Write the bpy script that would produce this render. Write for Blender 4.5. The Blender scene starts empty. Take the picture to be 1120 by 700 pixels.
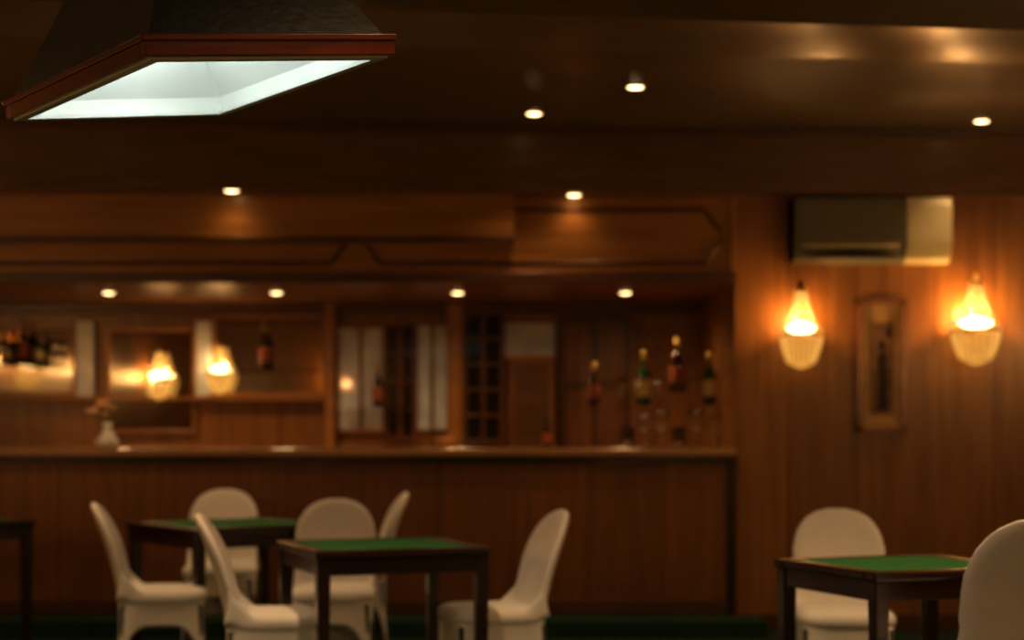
import bpy, math, random
from mathutils import Matrix, Vector
random.seed(4)
S = bpy.context.scene
S.view_settings.view_transform = 'Standard'
S.view_settings.exposure = .26
S.view_settings.gamma = .88

# ------------------------------------------------------------ materials
def nt(name):
    m = bpy.data.materials.new(name); m.use_nodes = True
    t = m.node_tree; b = t.nodes['Principled BSDF']
    return m, t, b
def plain(name, col, rough=.5, metal=0., noise=.12, scale=30, emis=None, es=0, trans=0, bump=0., coat=0):
    m, t, b = nt(name)
    n = t.nodes.new('ShaderNodeTexNoise'); n.inputs['Scale'].default_value = scale; n.inputs['Detail'].default_value = 4
    tc = t.nodes.new('ShaderNodeTexCoord'); t.links.new(tc.outputs['Object'], n.inputs['Vector'])
    r = t.nodes.new('ShaderNodeValToRGB'); r.color_ramp.elements[0].position = .3; r.color_ramp.elements[1].position = .7
    r.color_ramp.elements[0].color = (*[c*(1-noise) for c in col], 1); r.color_ramp.elements[1].color = (*[min(1, c*(1+noise)) for c in col], 1)
    t.links.new(n.outputs['Fac'], r.inputs['Fac']); t.links.new(r.outputs['Color'], b.inputs['Base Color'])
    b.inputs['Roughness'].default_value = rough; b.inputs['Metallic'].default_value = metal
    b.inputs['Transmission Weight'].default_value = trans; b.inputs['Coat Weight'].default_value = coat
    if bump:
        bp = t.nodes.new('ShaderNodeBump'); bp.inputs['Strength'].default_value = bump; bp.inputs['Distance'].default_value = .01
        t.links.new(n.outputs['Fac'], bp.inputs['Height']); t.links.new(bp.outputs['Normal'], b.inputs['Normal'])
    if emis:
        b.inputs['Emission Color'].default_value = (*emis, 1); b.inputs['Emission Strength'].default_value = es
    return m
def wood(name, c1, c2, rough=.32, axis='Z', boards=0., coat=.3, gs=9., bump=.12, coatr=.22, sag=0.):
    m, t, b = nt(name)
    tc = t.nodes.new('ShaderNodeTexCoord'); mp = t.nodes.new('ShaderNodeMapping')
    sc = {'X': (.06, 1, 1), 'Y': (1, .06, 1), 'Z': (1, 1, .06)}[axis]
    mp.inputs['Scale'].default_value = [s*gs for s in sc]
    t.links.new(tc.outputs['Object'], mp.inputs['Vector'])
    n = t.nodes.new('ShaderNodeTexNoise'); n.inputs['Scale'].default_value = 2.2; n.inputs['Detail'].default_value = 7; n.inputs['Distortion'].default_value = .6
    t.links.new(mp.outputs['Vector'], n.inputs['Vector'])
    r = t.nodes.new('ShaderNodeValToRGB'); r.color_ramp.elements[0].position = .32; r.color_ramp.elements[1].position = .7
    r.color_ramp.elements[0].color = (*c1, 1); r.color_ramp.elements[1].color = (*c2, 1)
    t.links.new(n.outputs['Fac'], r.inputs['Fac'])
    out = r.outputs['Color']
    if boards:
        sx = t.nodes.new('ShaderNodeSeparateXYZ'); t.links.new(tc.outputs['Object'], sx.inputs[0])
        d = t.nodes.new('ShaderNodeMath'); d.operation = 'DIVIDE'; d.inputs[1].default_value = boards
        t.links.new(sx.outputs['X'], d.inputs[0])
        fr = t.nodes.new('ShaderNodeMath'); fr.operation = 'FRACT'; t.links.new(d.outputs[0], fr.inputs[0])
        lt = t.nodes.new('ShaderNodeMath'); lt.operation = 'LESS_THAN'; lt.inputs[1].default_value = .02
        t.links.new(fr.outputs[0], lt.inputs[0])
        mx = t.nodes.new('ShaderNodeMixRGB'); mx.blend_type = 'MULTIPLY'
        mx.inputs[2].default_value = (.45, .4, .35, 1)
        t.links.new(lt.outputs[0], mx.inputs[0]); t.links.new(out, mx.inputs[1]); out = mx.outputs[0]
        fl = t.nodes.new('ShaderNodeMath'); fl.operation = 'FLOOR'; t.links.new(d.outputs[0], fl.inputs[0])
        wn = t.nodes.new('ShaderNodeTexWhiteNoise'); wn.noise_dimensions = '1D'; t.links.new(fl.outputs[0], wn.inputs['W'])
        mr = t.nodes.new('ShaderNodeMapRange'); mr.inputs[3].default_value = .85; mr.inputs[4].default_value = 1.12
        t.links.new(wn.outputs['Value'], mr.inputs[0])
        m2 = t.nodes.new('ShaderNodeVectorMath'); m2.operation = 'SCALE'
        t.links.new(out, m2.inputs[0]); t.links.new(mr.outputs[0], m2.inputs['Scale']); out = m2.outputs[0]
    t.links.new(out, b.inputs['Base Color'])
    b.inputs['Roughness'].default_value = rough
    b.inputs['Coat Weight'].default_value = coat; b.inputs['Coat Roughness'].default_value = coatr
    bp = t.nodes.new('ShaderNodeBump'); bp.inputs['Strength'].default_value = bump; bp.inputs['Distance'].default_value = .01
    t.links.new(n.outputs['Fac'], bp.inputs['Height'])
    if sag:
        n2 = t.nodes.new('ShaderNodeTexNoise'); n2.inputs['Scale'].default_value = .9; n2.inputs['Detail'].default_value = 0
        t.links.new(tc.outputs['Object'], n2.inputs['Vector'])
        b2 = t.nodes.new('ShaderNodeBump'); b2.inputs['Strength'].default_value = 1; b2.inputs['Distance'].default_value = sag
        t.links.new(n2.outputs['Fac'], b2.inputs['Height']); t.links.new(b2.outputs['Normal'], bp.inputs['Normal'])
        t.links.new(b2.outputs['Normal'], b.inputs['Coat Normal'])
    t.links.new(bp.outputs['Normal'], b.inputs['Normal'])
    return m

M_wall = wood('wall_teak', (.25, .098, .020), (.385, .165, .035), boards=.42, rough=.36)
M_bar = wood('bar_front_teak', (.17, .058, .012), (.27, .096, .020), boards=.46, rough=.40)
M_can = wood('canopy_teak', (.34, .140, .028), (.50, .22, .05), axis='X', rough=.36)
M_ceil = wood('ceiling_varnished', (.11, .073, .018), (.17, .112, .028), axis='X', rough=.45, coat=.7, gs=4, bump=.2, coatr=.28, sag=.15)
M_beam = wood('beam_wood', (.13, .060, .014), (.20, .094, .023), axis='X', rough=.42)
M_dark = wood('dark_wood', (.022, .009, .005), (.042, .017, .008), axis='X', rough=.22, coat=.6)
M_mould = wood('moulding_wood', (.08, .028, .008), (.135, .048, .012), axis='X', rough=.4)
M_counter = wood('counter_wood', (.34, .17, .06), (.48, .25, .09), axis='X', rough=.25, coat=.8)
M_felt = plain('green_felt', (.015, .15, .035), .9, noise=.2, scale=200)
M_carpet = plain('green_carpet', (.008, .042, .016), .95, noise=.35, scale=90, bump=.4)
M_cover = plain('spandex_cover', (.86, .84, .84), .85, noise=.03, scale=12)
M_mirror = plain('mirror_glass', (.66, .63, .56), .03, 1., noise=.06, scale=3)
M_pale = plain('glass_painted_reflection', (.70, .78, 1.0), .2, noise=.25, scale=4, coat=.5)  # pale bluish base colour stands in for cool reflections in the glass
M_pane = plain('dark_pane', (.02, .012, .009), .12, noise=.2, scale=4, coat=.5)
M_brass = plain('brass', (.70, .42, .14), .3, 1., noise=.1)
M_black = plain('black_rubber', (.02, .02, .02), .6)
M_white = plain('white_enamel', (.76, .78, .75), .45, noise=.03, scale=6)
M_china = plain('white_china', (.95, .93, .9), .3, noise=.02, scale=6, coat=.5)
M_leather = plain('black_green_leatherette', (.012, .013, .010), .45, noise=.4, scale=35, bump=.2, coat=.1)
M_rim = wood('mahogany_rim', (.10, .017, .005), (.20, .036, .010), axis='X', rough=.25, coat=.6, gs=25)
M_acbody = plain('aged_white_plastic', (.86, .77, .46), .45, noise=.05, scale=6)
M_acgrey = plain('grey_plastic_grille', (.25, .235, .165), .5, noise=.1)
M_disc = plain('downlight_bulb', (1, .8, .5), .5, noise=.02, emis=(1, .68, .32), es=7)
M_bead = plain('lit_crystal_bead', (.13, .075, .022), .2, noise=.3, scale=60, emis=(1, .50, .10), es=.62)  # beads emit a little, imitating bulb light caught in the crystal
M_bulb = plain('warm_bulb', (1, .8, .5), .5, noise=.02, emis=(1, .68, .30), es=11)
M_tube = plain('tube_light', (1, 1, 1), .5, noise=.01, emis=(.92, 1, .96), es=2)
M_green = plain('green_bottle_glass', (.03, .09, .02), .08, noise=.1, coat=1)
M_brownb = plain('brown_bottle_glass', (.045, .016, .008), .08, noise=.1, coat=1)
M_label = plain('cream_label', (.85, .80, .38), .6, noise=.15, scale=50)
M_rlabel = plain('red_label', (.45, .12, .05), .6, noise=.2, scale=50)
M_gold = plain('gold_foil', (.6, .42, .12), .3, .9)
M_glass = plain('clear_glass', (.95, .95, .95), .03, noise=.01, trans=1.)
M_flower = plain('orange_petals', (1., .55, .30), .6, noise=.2, scale=40)
M_leaf = plain('leaf_green', (.05, .15, .03), .6, noise=.3)
M_mat = plain('picture_mat', (.62, .40, .18), .6, noise=.12, scale=15)
M_art = plain('picture_print', (.26, .14, .07), .6, noise=.5, scale=22)
M_ink = plain('picture_figure', (.035, .018, .012), .6, noise=.5, scale=30)
M_frame = wood('picture_frame_wood', (.20, .07, .02), (.34, .13, .04), rough=.22)

# ------------------------------------------------------------ builder
class B:
    def __init__(s): s.v=[]; s.f=[]; s.m=[]; s.s=[]; s.mats=[]
    def add(s, vs, fs, mat, smooth=False, mtx=None):
        if mat not in s.mats: s.mats.append(mat)
        k=s.mats.index(mat); o=len(s.v)
        for p in vs:
            p=Vector(p); s.v.append(tuple(mtx@p if mtx else p))
        for f in fs: s.f.append([i+o for i in f]); s.m.append(k); s.s.append(smooth)
        return s
    def box(s, x0,x1,y0,y1,z0,z1, mat, mtx=None):
        vs=[(x,y,z) for x in (x0,x1) for y in (y0,y1) for z in (z0,z1)]
        fs=[(0,1,3,2),(4,6,7,5),(0,4,5,1),(2,3,7,6),(0,2,6,4),(1,5,7,3)]
        return s.add(vs,fs,mat,False,mtx)
    def prism(s, pts, z0, z1, mat, mtx=None):
        n=len(pts)
        vs=[(x,y,z0) for x,y in pts]+[(x,y,z1) for x,y in pts]
        fs=[tuple(range(n))[::-1], tuple(range(n,2*n))]+[(i,(i+1)%n,n+(i+1)%n,n+i) for i in range(n)]
        return s.add(vs,fs,mat,False,mtx)
    def rings(s, rings, mat, smooth=True, cap0=True, cap1=True, mtx=None):
        n=len(rings[0]); vs=[p for r in rings for p in r]; fs=[]
        for k in range(len(rings)-1):
            for i in range(n):
                a=k*n+i; b=k*n+(i+1)%n
                fs.append((a,b,b+n,a+n))
        if cap0: fs.append(tuple(range(n))[::-1])
        if cap1: fs.append(tuple(range((len(rings)-1)*n, len(rings)*n)))
        return s.add(vs,fs,mat,smooth,mtx)
    def lathe(s, prof, c, mat, n=24, smooth=True, mtx=None, caps=True):
        rs=[[(c[0]+r*math.cos(2*math.pi*i/n), c[1]+r*math.sin(2*math.pi*i/n), c[2]+z) for i in range(n)] for r,z in prof]
        return s.rings(rs,mat,smooth,caps,caps,mtx)
    def tube(s, pts, r, mat, n=8):
        pts=[Vector(p) for p in pts]; rs=[]
        for i,p in enumerate(pts):
            d=(pts[min(i+1,len(pts)-1)]-pts[max(i-1,0)]).normalized()
            a=d.cross(Vector((0,0,1)))
            if a.length<1e-3: a=d.cross(Vector((0,1,0)))
            a.normalize(); b=d.cross(a)
            rs.append([tuple(p+r*(a*math.cos(2*math.pi*k/n)+b*math.sin(2*math.pi*k/n))) for k in range(n)])
        return s.rings(rs,mat)
    def ball(s, c, r, mat, n=8, m=5, sz=1):
        rs=[]
        for j in range(m+1):
            a=-math.pi/2+math.pi*(j+.02)/(m+.04)
            rs.append([(c[0]+r*math.cos(a)*math.cos(2*math.pi*i/n), c[1]+r*math.cos(a)*math.sin(2*math.pi*i/n), c[2]+sz*r*math.sin(a)) for i in range(n)])
        return s.rings(rs,mat)
    def make(s, name, bevel=0., parent=None, loc=None, rot=0, scale=1):
        me=bpy.data.meshes.new(name); me.from_pydata(s.v,[],s.f)
        for m in s.mats: me.materials.append(m)
        me.polygons.foreach_set('material_index', s.m); me.polygons.foreach_set('use_smooth', s.s); me.update()
        import bmesh
        bm=bmesh.new(); bm.from_mesh(me); bmesh.ops.recalc_face_normals(bm, faces=bm.faces); bm.to_mesh(me); bm.free()
        ob=bpy.data.objects.new(name, me); S.collection.objects.link(ob)
        if bevel:
            md=ob.modifiers.new('bevel','BEVEL'); md.width=bevel; md.segments=2; md.limit_method='ANGLE'; md.angle_limit=math.radians(50)
        if parent: ob.parent=parent
        if loc: ob.location=loc
        ob.rotation_euler[2]=rot; ob.scale=(scale,)*3
        return ob
def empty(name, loc=(0,0,0), rot=0, scale=1):
    e=bpy.data.objects.new(name,None); S.collection.objects.link(e); e.location=loc; e.rotation_euler[2]=rot; e.scale=(scale,)*3
    e.empty_display_size=.1
    return e
def light(kind, name, loc, energy, col, parent=None, radius=.04, spot=None, blend=.6, rot=None):
    l=bpy.data.lights.new(name,kind); l.energy=energy; l.color=col
    if kind!='AREA': l.shadow_soft_size=radius
    if kind=='SPOT': l.spot_size=math.radians(spot); l.spot_blend=blend
    o=bpy.data.objects.new(name,l); S.collection.objects.link(o); o.location=loc
    if rot: o.rotation_euler=rot
    if parent: o.parent=parent
    return o

# ------------------------------------------------------------ room shell
ZC=3.02; ZL=2.64; YB=10.56
XL=-5.; XR=4.2; YBK=12.56; YN=-2.5
B().box(XL-.1,XR+.1,YN-.1,YBK+.1,-.1,0,M_carpet).make('floor')
B().box(XL-.1,XR+.1,YN-.1,YBK+.1,ZC,ZC+.1,M_ceil).make('ceiling')
B().box(XL-.1,XL,YN,YBK,0,ZC,M_wall).make('wall_left')
B().box(XR,XR+.1,YN,YB+.04,0,ZC,M_wall).make('wall_right')
B().box(XL,XR,YN-.1,YN,0,ZC,M_wall).make('wall_rear')
B().box(1.361,XR+.1,YB+.04,YB+.16,0,ZC,M_wall).make('wall_front')
B().box(XL,1.361,YBK,YBK+.1,0,ZC,M_wall).make('wall_far')
B().box(1.361,1.44,YB+.16,YBK+.1,0,ZC,M_wall).make('wall_recess')
B().box(1.362,XR,YB+.022,YB+.04,0,.10,M_mould).make('baseboard_front',.004)
B().prism([(XL,9.96),(XR,10.6),(XR,YB+.04),(1.361,YB+.04),(1.361,YB),(XL,YB)],ZL,ZC,M_beam).make('trim_beam_bar')
B().prism([(XL,9.96-.03),(XR,10.6-.03),(XR,10.6),(XL,9.96)],ZC-.035,ZC,M_mould).make('trim_cornice')
B().prism([(XL,6.13),(XR,7.33),(XR,7.96),(XL,6.76)],2.85,ZC,M_ceil).make('trim_beam_room')
B().prism([(XL,6.76),(XR,7.96),(XR,7.99),(XL,6.79)],2.90,ZC,M_mould).make('trim_beam_bead')
B().prism([(XL,1.6),(XR,2.8),(XR,3.4),(XL,2.2)],2.85,ZC,M_ceil).make('trim_beam_rear')

# ------------------------------------------------------------ bar canopy
XB=XL+.005
c=B()
c.box(XB,1.361,YB,YBK-.002,2.13,ZL,M_can)
c.box(XB,1.361,YB-.03,YB+.05,2.115,2.18,M_mould)
c.box(XB,0.01,10.42,YB,2.35,ZL,M_can)
c.box(XB,0.02,10.41,10.43,2.35,2.385,M_mould)
c.box(1.325,1.361,YB-.02,YB,2.18,ZL,M_can)
def moulding(x0,x1,z0,z1,y):
    k=.10
    p=[(x0+k,z0),(x1-k,z0),(x1-k*.8,z0+.03),(x1-.03,z0+k),(x1,z0+k+.02),(x1,z1-k-.02),(x1-.03,z1-k),(x1-k*.8,z1-.03),(x1-k,z1),(x0+k,z1),(x0+k*.8,z1-.03),(x0+.03,z1-k),(x0,z1-k-.02),(x0,z0+k+.02),(x0+.03,z0+k),(x0+k*.8,z0+.03),(x0+k,z0)]
    c.tube([(a,y,b) for a,b in p],.015,M_mould,6)
moulding(-.90,1.27,2.235,2.56,YB)
moulding(-3.35,-1.0,2.235,2.56,YB)
c.make('bar_canopy',.004)

# ------------------------------------------------------------ bar counter
c=B()
c.box(XB,1.36,YB,YB+.10,0,1.06,M_bar)
c.box(XB,1.361,YB-.07,YB+.55,1.065,1.11,M_counter)
c.box(XB,1.36,YB-.03,YB,1.02,1.065,M_dark)
c.box(1.30,1.36,YB-.015,YB,.10,1.02,M_dark)  # dark strip painting the counter overhang's shadow at this end
c.box(XB,1.36,YB-.012,YB,.10,.19,M_mould)
c.box(XB,1.36,YB+.1,YB+.5,.55,.58,M_bar)
c.make('bar_counter',.006)
B().box(XB,1.5,YB-.36,YB-.031,0,.10,M_carpet).make('bar_step',.01)

# ------------------------------------------------------------ back bar
c=B(); Y=YBK
def panel(x0,x1,z0,z1,mat,d=.04): c.box(x0,x1,Y-d,Y-.002,z0,z1,mat)
def frame(x0,x1,z0,z1,w=.025,d=.07,mat=M_can):
    c.box(x0,x1,Y-d,Y-.002,z0-w,z0,mat); c.box(x0,x1,Y-d,Y-.002,z1,z1+w,mat)
    c.box(x0-w,x0,Y-d,Y-.002,z0-w,z1+w,mat); c.box(x1,x1+w,Y-d,Y-.002,z0-w,z1+w,mat)
panel(-4.6,-3.16,1.49,1.94,M_mirror); frame(-4.6,-3.16,1.49,1.94)
panel(-3.13,-3.01,1.46,2.0,M_pale,.09)  # pale strip painting a bright reflection at the glass edge
panel(-2.90,-2.30,1.22,1.93,M_mirror); frame(-2.90,-2.30,1.22,1.93)
panel(-2.27,-2.16,1.46,2.0,M_pale,.09)  # second painted reflection strip
panel(-2.13,-1.36,1.49,2.02,M_mirror); frame(-2.13,-1.36,1.49,2.02)
c.box(-1.335,-1.27,Y-.16,Y-.002,1.0,2.128,M_can)
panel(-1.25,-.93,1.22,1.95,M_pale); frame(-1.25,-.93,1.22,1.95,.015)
c.box(-1.10,-1.08,Y-.06,Y-.03,1.22,1.95,M_bar)
def grid(x0,x1,z0,z1,nx,nz):
    panel(x0,x1,z0,z1,M_pane,.03)
    for i in range(nx+1):
        x=x0+(x1-x0)*i/nx; c.box(x-.014,x+.014,Y-.07,Y-.03,z0,z1,M_bar)
    for j in range(nz+1):
        z=z0+(z1-z0)*j/nz; c.box(x0,x1,Y-.065,Y-.03,z-.010,z+.010,M_bar)
grid(-.91,-.70,1.16,1.97,2,4)
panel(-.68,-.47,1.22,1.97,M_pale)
c.box(-.585,-.565,Y-.07,Y-.03,1.22,1.97,M_bar)
c.box(-.46,-.36,Y-.14,Y-.002,1.0,2.128,M_can)
grid(-.34,-.07,1.14,2.06,2,5)
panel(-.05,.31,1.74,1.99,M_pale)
c.box(-.02,.30,Y-.30,Y-.002,1.0,1.72,M_bar); c.box(.02,.26,Y-.31,Y-.30,1.05,1.68,M_mould)
c.box(-.04,.31,Y-.32,Y-.002,1.72,1.745,M_can)
c.box(XB,-1.34,Y-.15,Y-.002,1.43,1.46,M_can)
c.box(XB,1.35,Y-.45,Y-.002,0.0,.96,M_bar); c.box(XB,1.355,Y-.48,Y-.002,.96,1.0,M_counter)
c.box(XB,1.35,Y-.1,Y-.002,2.06,2.128,M_mould)
c.box(.33,.86,Y-.10,Y-.003,1.001,2.04,M_mould)
for (a,b,z0,z1) in ((.38,.57,1.10,1.5),(.62,.81,1.10,1.5),(.38,.57,1.56,1.98),(.62,.81,1.56,1.98)):
    c.box(a,b,Y-.12,Y-.10,z0,z1,M_bar)
c.box(.855,.870,Y-.13,Y-.10,1.0,2.05,M_can)
c.make('back_bar_cabinet',.003)
B().box(.42,1.36,11.35,11.65,1.372,1.384,M_glass).box(1.34,1.361,11.36,11.64,1.352,1.372,M_brass).box(.42,.428,11.45,11.46,1.384,2.129,M_mould).make('glass_shelf')
B().box(-4.6,-3.2,Y-.22,Y-.07,1.67,1.68,M_glass).make('glass_shelf')
B().box(-2.12,-1.36,Y-.22,Y-.07,1.64,1.65,M_glass).make('glass_shelf')
B().box(-1.22,-.70,Y-.22,Y-.07,1.37,1.38,M_glass).make('glass_shelf')

# ------------------------------------------------------------ bottles, glasses
def bottle(x,y,z,h=.31,r=.036,mat=M_green,lab=M_label,foil=M_gold):
    k=h/.31
    b=B(); b.lathe([(r*.8,0),(r,.006),(r,.17*k),(r*.95,.19*k),(r*.55,.215*k),(.014,.235*k),(.0125,.29*k),(.0155,.292*k),(.0155,.305*k),(.010,.31*k)],(0,0,0),mat)
    b.lathe([(r+.0008,.05*k),(r+.0012,.052*k),(r+.0012,.14*k),(r+.0008,.142*k)],(0,0,0),lab,caps=False)
    b.lathe([(.0165,.25*k),(.0168,.255*k),(.0168,.311*k),(.004,.313*k)],(0,0,0),foil)
    return b.make('liquor_bottle',loc=(x,y,z))
bottle(.867,11.42,1.385,.35,.048)
bottle(1.30,11.42,1.385,.35,.044,M_green,M_label)
B().box(1.02,1.16,11.38,11.50,1.385,1.47,M_glass).make('glass_riser')
bottle(1.09,11.43,1.471,.36,.050,M_brownb,M_rlabel)
bottle(.54,11.45,1.385,.28,.038,M_brownb,M_rlabel)
bottle(-.96,Y-.15,1.381,.30,.036,M_brownb,M_rlabel)
bottle(-1.77,Y-.15,1.651,.34,.036,M_brownb,M_rlabel)
bottle(-3.49,Y-.15,1.681,.33,.036,M_brownb,M_rlabel)
bottle(-3.38,Y-.15,1.681,.24,.03,M_green,M_label)
bottle(-3.62,Y-.15,1.681,.26,.035,M_brownb,M_label)
bottle(.22,10.9,1.111,.20,.026,M_brownb,M_rlabel,M_black)
def wineglass(x,y,z,k=1.):
    b=B(); b.lathe([(.032,0),(.033,.003),(.006,.008),(.004,.07),(.012,.08),(.034,.10),(.038,.135),(.032,.18),(.030,.18),(.036,.135),(.032,.103),(.004,.085)],(0,0,0),M_glass,20)
    b.make('wine_glass',loc=(x,y,z),scale=k)
def tumbler(x,y,z,k=1.):
    b=B(); b.lathe([(.028,0),(.034,.11),(.031,.11),(.026,.008)],(0,0,0),M_glass,20)
    b.make('tumbler_glass',loc=(x,y,z),scale=k)
wineglass(.82,10.75,1.111,1.2); wineglass(.93,10.8,1.111,1.3); tumbler(1.03,10.75,1.111,1.2); wineglass(1.15,10.8,1.111,1.3); tumbler(.72,10.8,1.111,1.2); wineglass(1.26,10.75,1.111,1.1)
wineglass(1.202,11.45,1.385,1.)
wineglass(.72,11.42,1.385,1.); wineglass(.97,11.5,1.385,.9)
wineglass(-3.75,Y-.14,1.681); wineglass(-3.27,Y-.14,1.681)
b=B(); b.lathe([(.03,0),(.035,.005),(.02,.012),(.05,.03),(.065,.06),(.062,.06),(.045,.033),(.005,.02)],(0,0,0),M_brass); b.make('brass_bowl',loc=(-.42,10.85,1.111))
b=B(); b.lathe([(.035,0),(.055,.01),(.06,.035),(.035,.07),(.02,.10),(.026,.13),(.02,.13),(.012,.10)],(0,0,0),M_china)
for i in range(9):
    a=i*2.4; r=.02+.05*((i*37)%10)/10; x=-.03+r*math.cos(a); y=r*math.sin(a)*.6; z=.17+.07*((i*53)%10)/10
    b.tube([(0,0,.10),(x*.5,y*.5,.14),(x,y,z)],.002,M_leaf,5)
    for q in range(5):
        b.ball((x+.014*math.cos(q*1.257),y+.014*math.sin(q*1.257),z+.004),.014,M_flower,6,4,.8)
    b.ball((x,y,z+.006),.009,M_gold,6,4)
b.ball((.03,0,.15),.018,M_leaf,6,4,.4)
b.make('flower_vase',loc=(-2.46,10.56,1.111),scale=1.2)

# ------------------------------------------------------------ sconces
def sconce(x,y,z,k=1.,energy=6.,wide=1.,rot=0.):
    e=empty('wall_sconce',(x,y,z),math.radians(rot),k)
    b=B()
    b.lathe([(.05,0),(.05,.012),(.035,.02),(.01,.024)],(0,0,0),M_brass,mtx=Matrix.Rotation(math.pi/2,4,'X'))
    b.tube([(0,0,0),(0,-.05,-.03),(0,-.10,-.02),(0,-.15,.0)],.008,M_brass)
    b.tube([(0,-.02,0),(0,-.03,.14),(0,-.07,.24),(0,-.15,.265)],.006,M_brass)
    def hoop(r,zz,q=.006): b.tube([(r*math.cos(a),-.15+r*math.sin(a),zz) for a in [2*math.pi*i/24 for i in range(25)]],q,M_brass,6)
    hoop(.132*wide,-.03,.008); hoop(.035*wide,.24); hoop(.080*wide,-.20)
    b.lathe([(.035*wide,.24),(.04*wide,.25),(.02,.27),(.012,.30),(.0,.315)],(0,-.15,0),M_brass)
    b.make('bracket',parent=e)
    b=B()
    for i in range(20):
        a=2*math.pi*i/20
        for j in range(17):
            t=j/16; r=(.036+(.128-.036)*(.35*t+.65*t**2.2))*wide; b.ball((r*math.cos(a),-.15+r*math.sin(a),.235-.250*t),.0068,M_bead,6,4)
        for j in range(12):
            t=j/11; r=(.128-.048*t**1.5)*wide; b.ball((r*math.cos(a+.1),-.15+r*math.sin(a+.1),-.042-.158*t),.0080,M_bead,6,4)
    for j in range(3):
        for i in range(14):
            a=2*math.pi*i/14; r=(.06-.02*j)*wide; b.ball((r*math.cos(a),-.15+r*math.sin(a),-.21-.008*j),.0080,M_bead,6,4)
    b.make('crystal_strands',parent=e)
    b=B(); b.lathe([(.015,-.022),(.05*wide,-.018),(.085*wide,.0),(.088*wide,.018),(.055*wide,.036),(.02,.045),(.002,.048)],(0,-.15,.005),M_bulb)
    b.make('frosted_globe',parent=e)
    light('POINT','sconce_light',(0,-.15,.075),energy,(1,.52,.17),e,.02)
WY=YB+.04
sconce(1.74,WY,1.82,.98,8.5)
sconce(2.79,WY,1.85,1.02,12,1.1)
sconce(-2.52,YBK-.045,1.60,.72,1.6)  # stand-in for a sconce reflected in the mirror
sconce(-2.09,YBK-.045,1.64,.72,1.6)  # likewise a lit stand-in for a mirror reflection
for yy in (1.5,4.6,7.6): sconce(XR-.001,yy,1.85,1.,32,1.,-90)  # unseen right-wall sconces, added to warm the ceiling and beam faces
for yy in (1.5,4.6,7.6): sconce(XL+.001,yy,1.85,1.,32,1.,90)  # unseen left-wall sconces, added for the same warm fill
for xx in (-2.6,1.8): sconce(xx,YN+.001,1.85,1.,32,1.,180)  # unseen rear-wall sconces, added as fill and for glow in the mirrors

# ------------------------------------------------------------ picture, AC
b=B(); x0,x1,z0,z1=2.11,2.39,1.22,2.01; y=WY-.002
b.box(x0,x1,y-.02,y,z0,z1,M_mat); b.box(x0+.075,x1-.065,y-.023,y-.02,z0+.10,z1-.13,M_art)
cx=(x0+x1)/2+.005
def flat(pts): b.rings([[(px,y-.0235,pz) for px,pz in pts],[(px,y-.026,pz) for px,pz in pts]],M_ink,False)
flat([(cx-.035,z0+.12),(cx+.04,z0+.12),(cx+.03,z0+.26),(cx+.025,z0+.38),(cx+.03,z0+.44),(cx+.01,z0+.48),(cx-.015,z0+.48),(cx-.03,z0+.43),(cx-.022,z0+.30)])
flat([(cx-.003+.022*math.cos(a),z0+.515+.030*math.sin(a)) for a in [2*math.pi*i/14 for i in range(14)]])
flat([(cx+.02,z0+.56),(cx+.055,z0+.57),(cx+.06,z0+.62),(cx+.03,z0+.63)])
for q in ((x0-.012,x0+.022,z0,z1),(x1-.022,x1+.012,z0,z1),(x0-.012,x1+.012,z0-.012,z0+.022),(x0-.012,x1+.012,z1-.022,z1+.012)):
    b.box(q[0],q[1],y-.045,y,q[2],q[3],M_frame)
b.make('framed_picture',.0)
b=B(); x0,x1=1.69,2.63; z0,z1=2.22,2.615; yb=WY-.002
prof=[(yb,z0+.03),(yb-.12,z0),(yb-.19,z0+.03),(yb-.225,z0+.12),(yb-.225,z1-.05),(yb-.20,z1),(yb,z1)]
def slab(xa,xb,mat,dy=0):
    b.rings([[(xx,p[0]+(dy if p[0]<yb else 0),p[1]) for p in prof] for xx in (xa,xb)],mat,False)
slab(x0,x1-.27,M_acgrey,.012); slab(x1-.27,x1,M_acbody)
slab(x0,x0+.02,M_acgrey)
for i in range(8):
    z=z0+.15+i*.028; b.box(x0+.03,x1-.29,yb-.222,yb-.205,z,z+.012,M_acgrey)
n=16
up=[(x0+.06+(x1-.33-x0-.06)*i/n, z0+.052+.030*math.sin(math.pi*i/n)) for i in range(n+1)]
lo=[(x0+.06+(x1-.33-x0-.06)*i/n, z0+.042-.006*math.sin(math.pi*i/n)) for i in range(n,-1,-1)]
b.rings([[(px,yb-.216,pz) for px,pz in up+lo],[(px,yb-.15,pz) for px,pz in up+lo]],M_black,False)
b.box(x0+.05,x1-.31,yb-.232,yb-.20,z0+.098,z0+.110,M_acbody)
b.make('air_conditioner',.004)

# ------------------------------------------------------------ downlights
def downlight(x,y,z,energy,spot=140,blend=.9):
    e=empty('downlight',(x,y,z))
    b=B(); b.lathe([(.056,-.0005),(.058,-.003),(.046,-.005),(.044,-.002)],(0,0,0),M_brass); b.make('trim_ring',parent=e)
    b=B(); b.lathe([(.043,-.001),(.036,-.006),(.020,-.010),(.002,-.011)],(0,0,0),M_disc); b.make('lamp_face',parent=e)
    light('SPOT','downlight_beam',(0,0,-.03),energy,(1,.62,.29),e,.04,spot,blend)
downlight(.125,9.86,ZC,28,110); downlight(.646,9.09,ZC,40,110); downlight(2.73,10.10,ZC,14,100)
downlight(-2.40,9.25,ZC,48,125)  # extra downlight added behind the hanging lamp to brighten vase and canopy
downlight(-1.66,10.28,ZL,1.5); downlight(.375,10.47,ZL,1.4)
for x in (-2.67,-1.56,-.36,.75): downlight(x,11.5,2.13,19,165)
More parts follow.
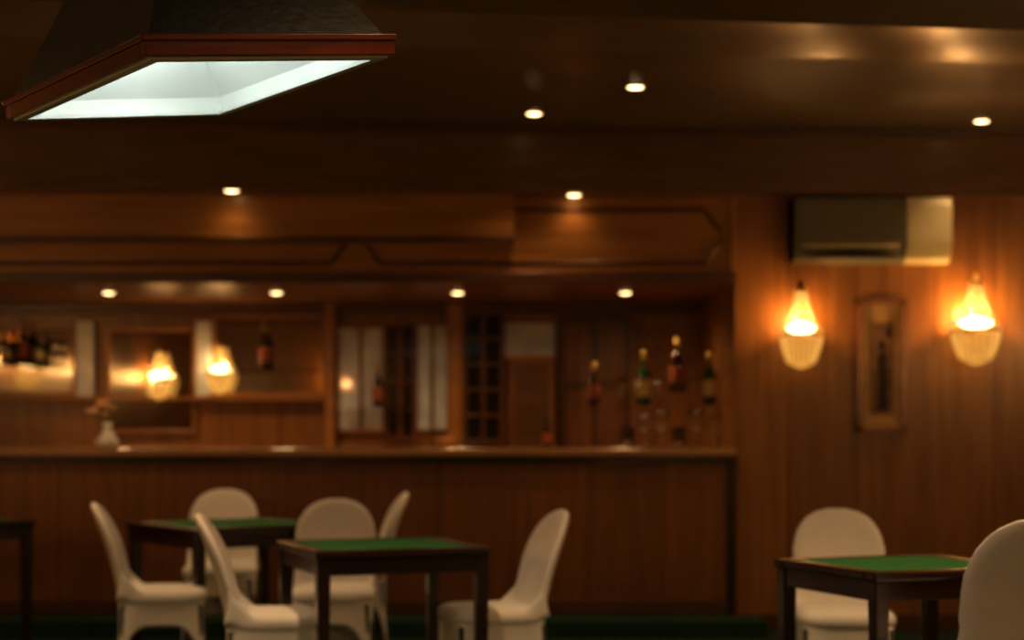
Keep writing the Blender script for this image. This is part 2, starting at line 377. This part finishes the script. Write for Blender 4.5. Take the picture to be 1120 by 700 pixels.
downlight(-2.35,7.35,ZC,80,95); downlight(-.55,6.2,ZC,105,95); downlight(1.6,6.0,ZC,105,95); downlight(-2.4,4.8,ZC,50,120)  # out-of-view downlights added to light the tables and chairs
for x,y in ((3.2,6.0),(.4,3.9),(2.6,2.0),(-1.5,0.5),(1.,-.8)):  # unseen ceiling grid, added as general fill for the room
    downlight(x,y,ZC,45,150)

# ------------------------------------------------------------ tables
def table(cx,cy,rot,side,h=.75):
    e=empty('card_table',(cx,cy,0),rot); a=side/2
    b=B()
    b.box(-a,a,-a,-a+.07,h-.032,h,M_dark); b.box(-a,a,a-.07,a,h-.032,h,M_dark)
    b.box(-a,-a+.07,-a+.07,a-.07,h-.032,h,M_dark); b.box(a-.07,a,-a+.07,a-.07,h-.032,h,M_dark)
    b.make('top_frame',.008,e)
    B().box(-a+.068,a-.068,-a+.068,a-.068,h-.03,h-.002,M_felt).make('felt',0,e)
    b=B(); i=a-.03
    for s in (-1,1):
        b.box(-i,i,s*i-.012,s*i+.012,h-.10,h-.032,M_dark); b.box(s*i-.012,s*i+.012,-i,i,h-.10,h-.032,M_dark)
    b.make('apron',.003,e)
    n=1
    for sx in (-1,1):
        for sy in (-1,1):
            b=B(); X=sx*(a-.038); Yy=sy*(a-.038)
            b.rings([[(X+q*w,Yy+p*w,z) for q,p in ((-1,-1),(1,-1),(1,1),(-1,1))] for w,z in ((.018,0),(.020,.05),(.026,h-.15),(.028,h-.032))],M_dark,False)
            b.make('leg_%d'%n,.004,e); n+=1
def table_from(nx,ny,rot,side):
    r=math.radians(rot); ca,sa=math.cos(r),math.sin(r); h=side/2
    table(nx+h*ca-h*sa, ny+h*sa+h*ca, r, side)
table_from(-.773,6.83,20,.74)
table_from(-1.52,8.33,36,.82)
table_from(1.218,5.83,20.5,.70)
table(-3.06,9.2,math.radians(42),.78)

# ------------------------------------------------------------ chairs
def sp(v,p): return math.copysign(abs(v)**p, v)
def chair(x,y,face,k=1.):
    e=empty('banquet_chair',(x,y,0),math.radians(face+90),k)
    b=B()
    out=[]
    for i in range(29):
        a=math.pi*i/28; out.append((.205*sp(math.cos(a),.8),.67+.215*math.sin(a)**.85))
    out+= [(-.203,.6),(-.196,.5),(-.185,.40),(-.09,.395),(0,.395),(.09,.395),(.185,.40),(.196,.5),(.203,.6)]
    def P(px,pz,yo):
        yy=.175+yo+(pz-.42)*.22+max(0,pz-.5)**2*.30-.035*(px/.2)**2
        return (px,yy,pz)
    rs=[]
    for sc,yo in ((.3,-.022),(.7,-.022),(.9,-.020),(.975,-.012),(1,0),(.975,.012),(.9,.020),(.7,.022),(.3,.022)):
        rs.append([P(px*sc,.62+(pz-.62)*sc,yo) for px,pz in out])
    b.rings(rs,M_cover)
    N=48
    def ring(ax,ay,z,cy=-.01): return [(ax*sp(math.cos(2*math.pi*i/N),.42),cy+ay*sp(math.sin(2*math.pi*i/N),.42),z) for i in range(N)]
    b.rings([ring(.12,.12,.395),ring(.195,.20,.40),ring(.208,.215,.425),ring(.205,.212,.452),ring(.18,.19,.472),ring(.10,.11,.48),ring(.03,.03,.482)],M_cover)
    for sx in (-1,1):
        w=[(.188*sx,.17,.55),(.19*sx,.06,.445),(.19*sx,.20,.43)]
        b.add([(w[0][0]-.012,w[0][1],w[0][2]),(w[1][0]-.012,w[1][1],w[1][2]),(w[2][0]-.012,w[2][1],w[2][2]),(w[0][0]+.008,w[0][1],w[0][2]),(w[1][0]+.008,w[1][1],w[1][2]),(w[2][0]+.008,w[2][1],w[2][2])],[(0,1,2),(3,5,4),(0,3,4,1),(1,4,5,2),(2,5,3,0)],M_cover,True)
    o=b.make('cover_back_and_seat',0,e)
    md=o.modifiers.new('r','REMESH'); md.mode='VOXEL'; md.voxel_size=.010; md.use_smooth_shade=True
    md=o.modifiers.new('s','SMOOTH'); md.factor=.6; md.iterations=10
    b=B(); rs=[]
    N=96
    for j in range(9):
        t=j/8; r=[]
        for i in range(N):
            f=2*math.pi*i/N; c2=abs(math.cos(2*f)); zb=.30*c2**.45
            if math.sin(f)>.75 : zb=.16*c2**.45
            z=.43+(zb-.43)*t
            g=(.43-z)/.43; pin=1-.10*c2*math.sin(min(1,t)*math.pi*.5)
            ax=(.200+.03*g)*pin; ay=(.205+.035*g)*pin
            r.append((ax*sp(math.cos(f),.42),-.01+ay*sp(math.sin(f),.42),z))
        rs.append(r)
    b.rings(rs,M_cover,True,False,False)
    o=b.make('cover_skirt',0,e)
    md=o.modifiers.new('t','SOLIDIFY'); md.thickness=.003
    b=B()
    for sx in (-1,1):
        for sy in (-1,1):
            b.lathe([(.016,0),(.018,.02),(.013,.025),(.012,.40)],(sx*.175,-.01+sy*.18,0),M_black,10)
    b.make('legs',0,e)
chair(-1.69,8.36,9)            # left table, side view
chair(-1.00,7.30,6)            # centre table, left
chair(-1.64,9.78,-85)          # behind left table
chair(-.87,8.42,-88)           # behind centre table
chair(-.90,9.60,-172)          # right of left table
chair(-.08,7.50,197)           # right of centre table
chair(1.41,7.38,-95)           # behind right table
chair(1.57,5.60,98,1.10)       # near, back to us

# ------------------------------------------------------------ hanging lamp over the gaming table
Bn=Vector((-.849,4.03,2.10)); e1=Vector((.8209,.557,.1252)).normalized(); e2=Vector((-.5617,.8273,0)).normalized(); e3=e1.cross(e2).normalized()
W,L=.675,1.01
lampM=Matrix((( e1.x,e2.x,e3.x,Bn.x),(e1.y,e2.y,e3.y,Bn.y),(e1.z,e2.z,e3.z,Bn.z),(0,0,0,1)))
lamp=empty('hanging_table_lamp'); lamp.matrix_world=lampM
def rect(i,z): return [(i,i,z),(W-i,i,z),(W-i,L-i,z),(i,L-i,z)]
def openloft(b,levels,mat): b.rings([rect(i,z) for i,z in levels],mat,False,False,False)
b=B(); openloft(b,[(.014,.045),(.125,.25),(.22,.44)],M_leather); b.rings([rect(.22,.44),rect(.22,.455)],M_leather,False)
b.make('shade_outer',.0,lamp)
b=B(); openloft(b,[(.0335,.0),(.0345,.045),(.13,.235),(.225,.42)],M_white); b.rings([rect(.225,.42),rect(.225,.425)],M_white,False); b.make('shade_lining',0,lamp)
b=B()
w=.032; h=.048
for (xa,xb,ya,yb2) in ((0,W,0,w),(0,W,L-w,L),(0,w,w,L-w),(W-w,W,w,L-w)): b.box(xa,xb,ya,yb2,0,h,M_rim)
for (xa,xb,ya,yb2) in ((-.006,W+.006,-.006,.0),(-.006,W+.006,L,L+.006),(-.006,0,0,L),(W,W+.006,0,L)): b.box(xa,xb,ya,yb2,h-.012,h+.004,M_rim)
b.make('wood_rim',.003,lamp)
b=B(); i=.016
for (xa,xb,ya,yb2) in ((i,W-i,i,.046),(i,W-i,L-.046,L-i),(i,.046,.046,L-.046),(W-.046,W-i,.046,L-.046)): b.box(xa,xb,ya,yb2,-.006,.006,M_white)
b.make('inner_lip',0,lamp)
b=B(); b.tube([(W/2,.30,.36),(W/2,L-.30,.36)],.02,M_tube,12); b.make('tube',0,lamp)
for yy in (.30,L-.30): light('POINT','lamp_light',(W/2,yy,.20),2.0,(.92,1,.96),lamp,.05)
top=B(); inv=lampM.inverted()
def seg(p,q,r,mat): top.tube([tuple(inv@Vector(p)),tuple(inv@Vector(q))],r,mat)
for yy in (.32,L-.32):
    p=lampM@Vector((W/2,yy,.45)); seg(p,(p.x,p.y,ZC-.02),.008,M_brass); seg((p.x,p.y,ZC-.03),(p.x,p.y,ZC),.04,M_brass)
top.make('suspension_rods',0,lamp)

# ------------------------------------------------------------ world + camera
w=bpy.data.worlds.new('world'); S.world=w; w.use_nodes=True
w.node_tree.nodes['Background'].inputs[0].default_value=(.02,.012,.006,1)
cam=bpy.data.cameras.new('camera'); co=bpy.data.objects.new('camera',cam); S.collection.objects.link(co)
co.location=(0,0,1.24); co.rotation_euler=(math.pi/2,0,0)
cam.sensor_width=36; cam.lens=61.07; cam.shift_y=117/1120; cam.clip_start=.05
cam.dof.use_dof=True; cam.dof.focus_distance=4.3; cam.dof.aperture_fstop=1.9
S.camera=co
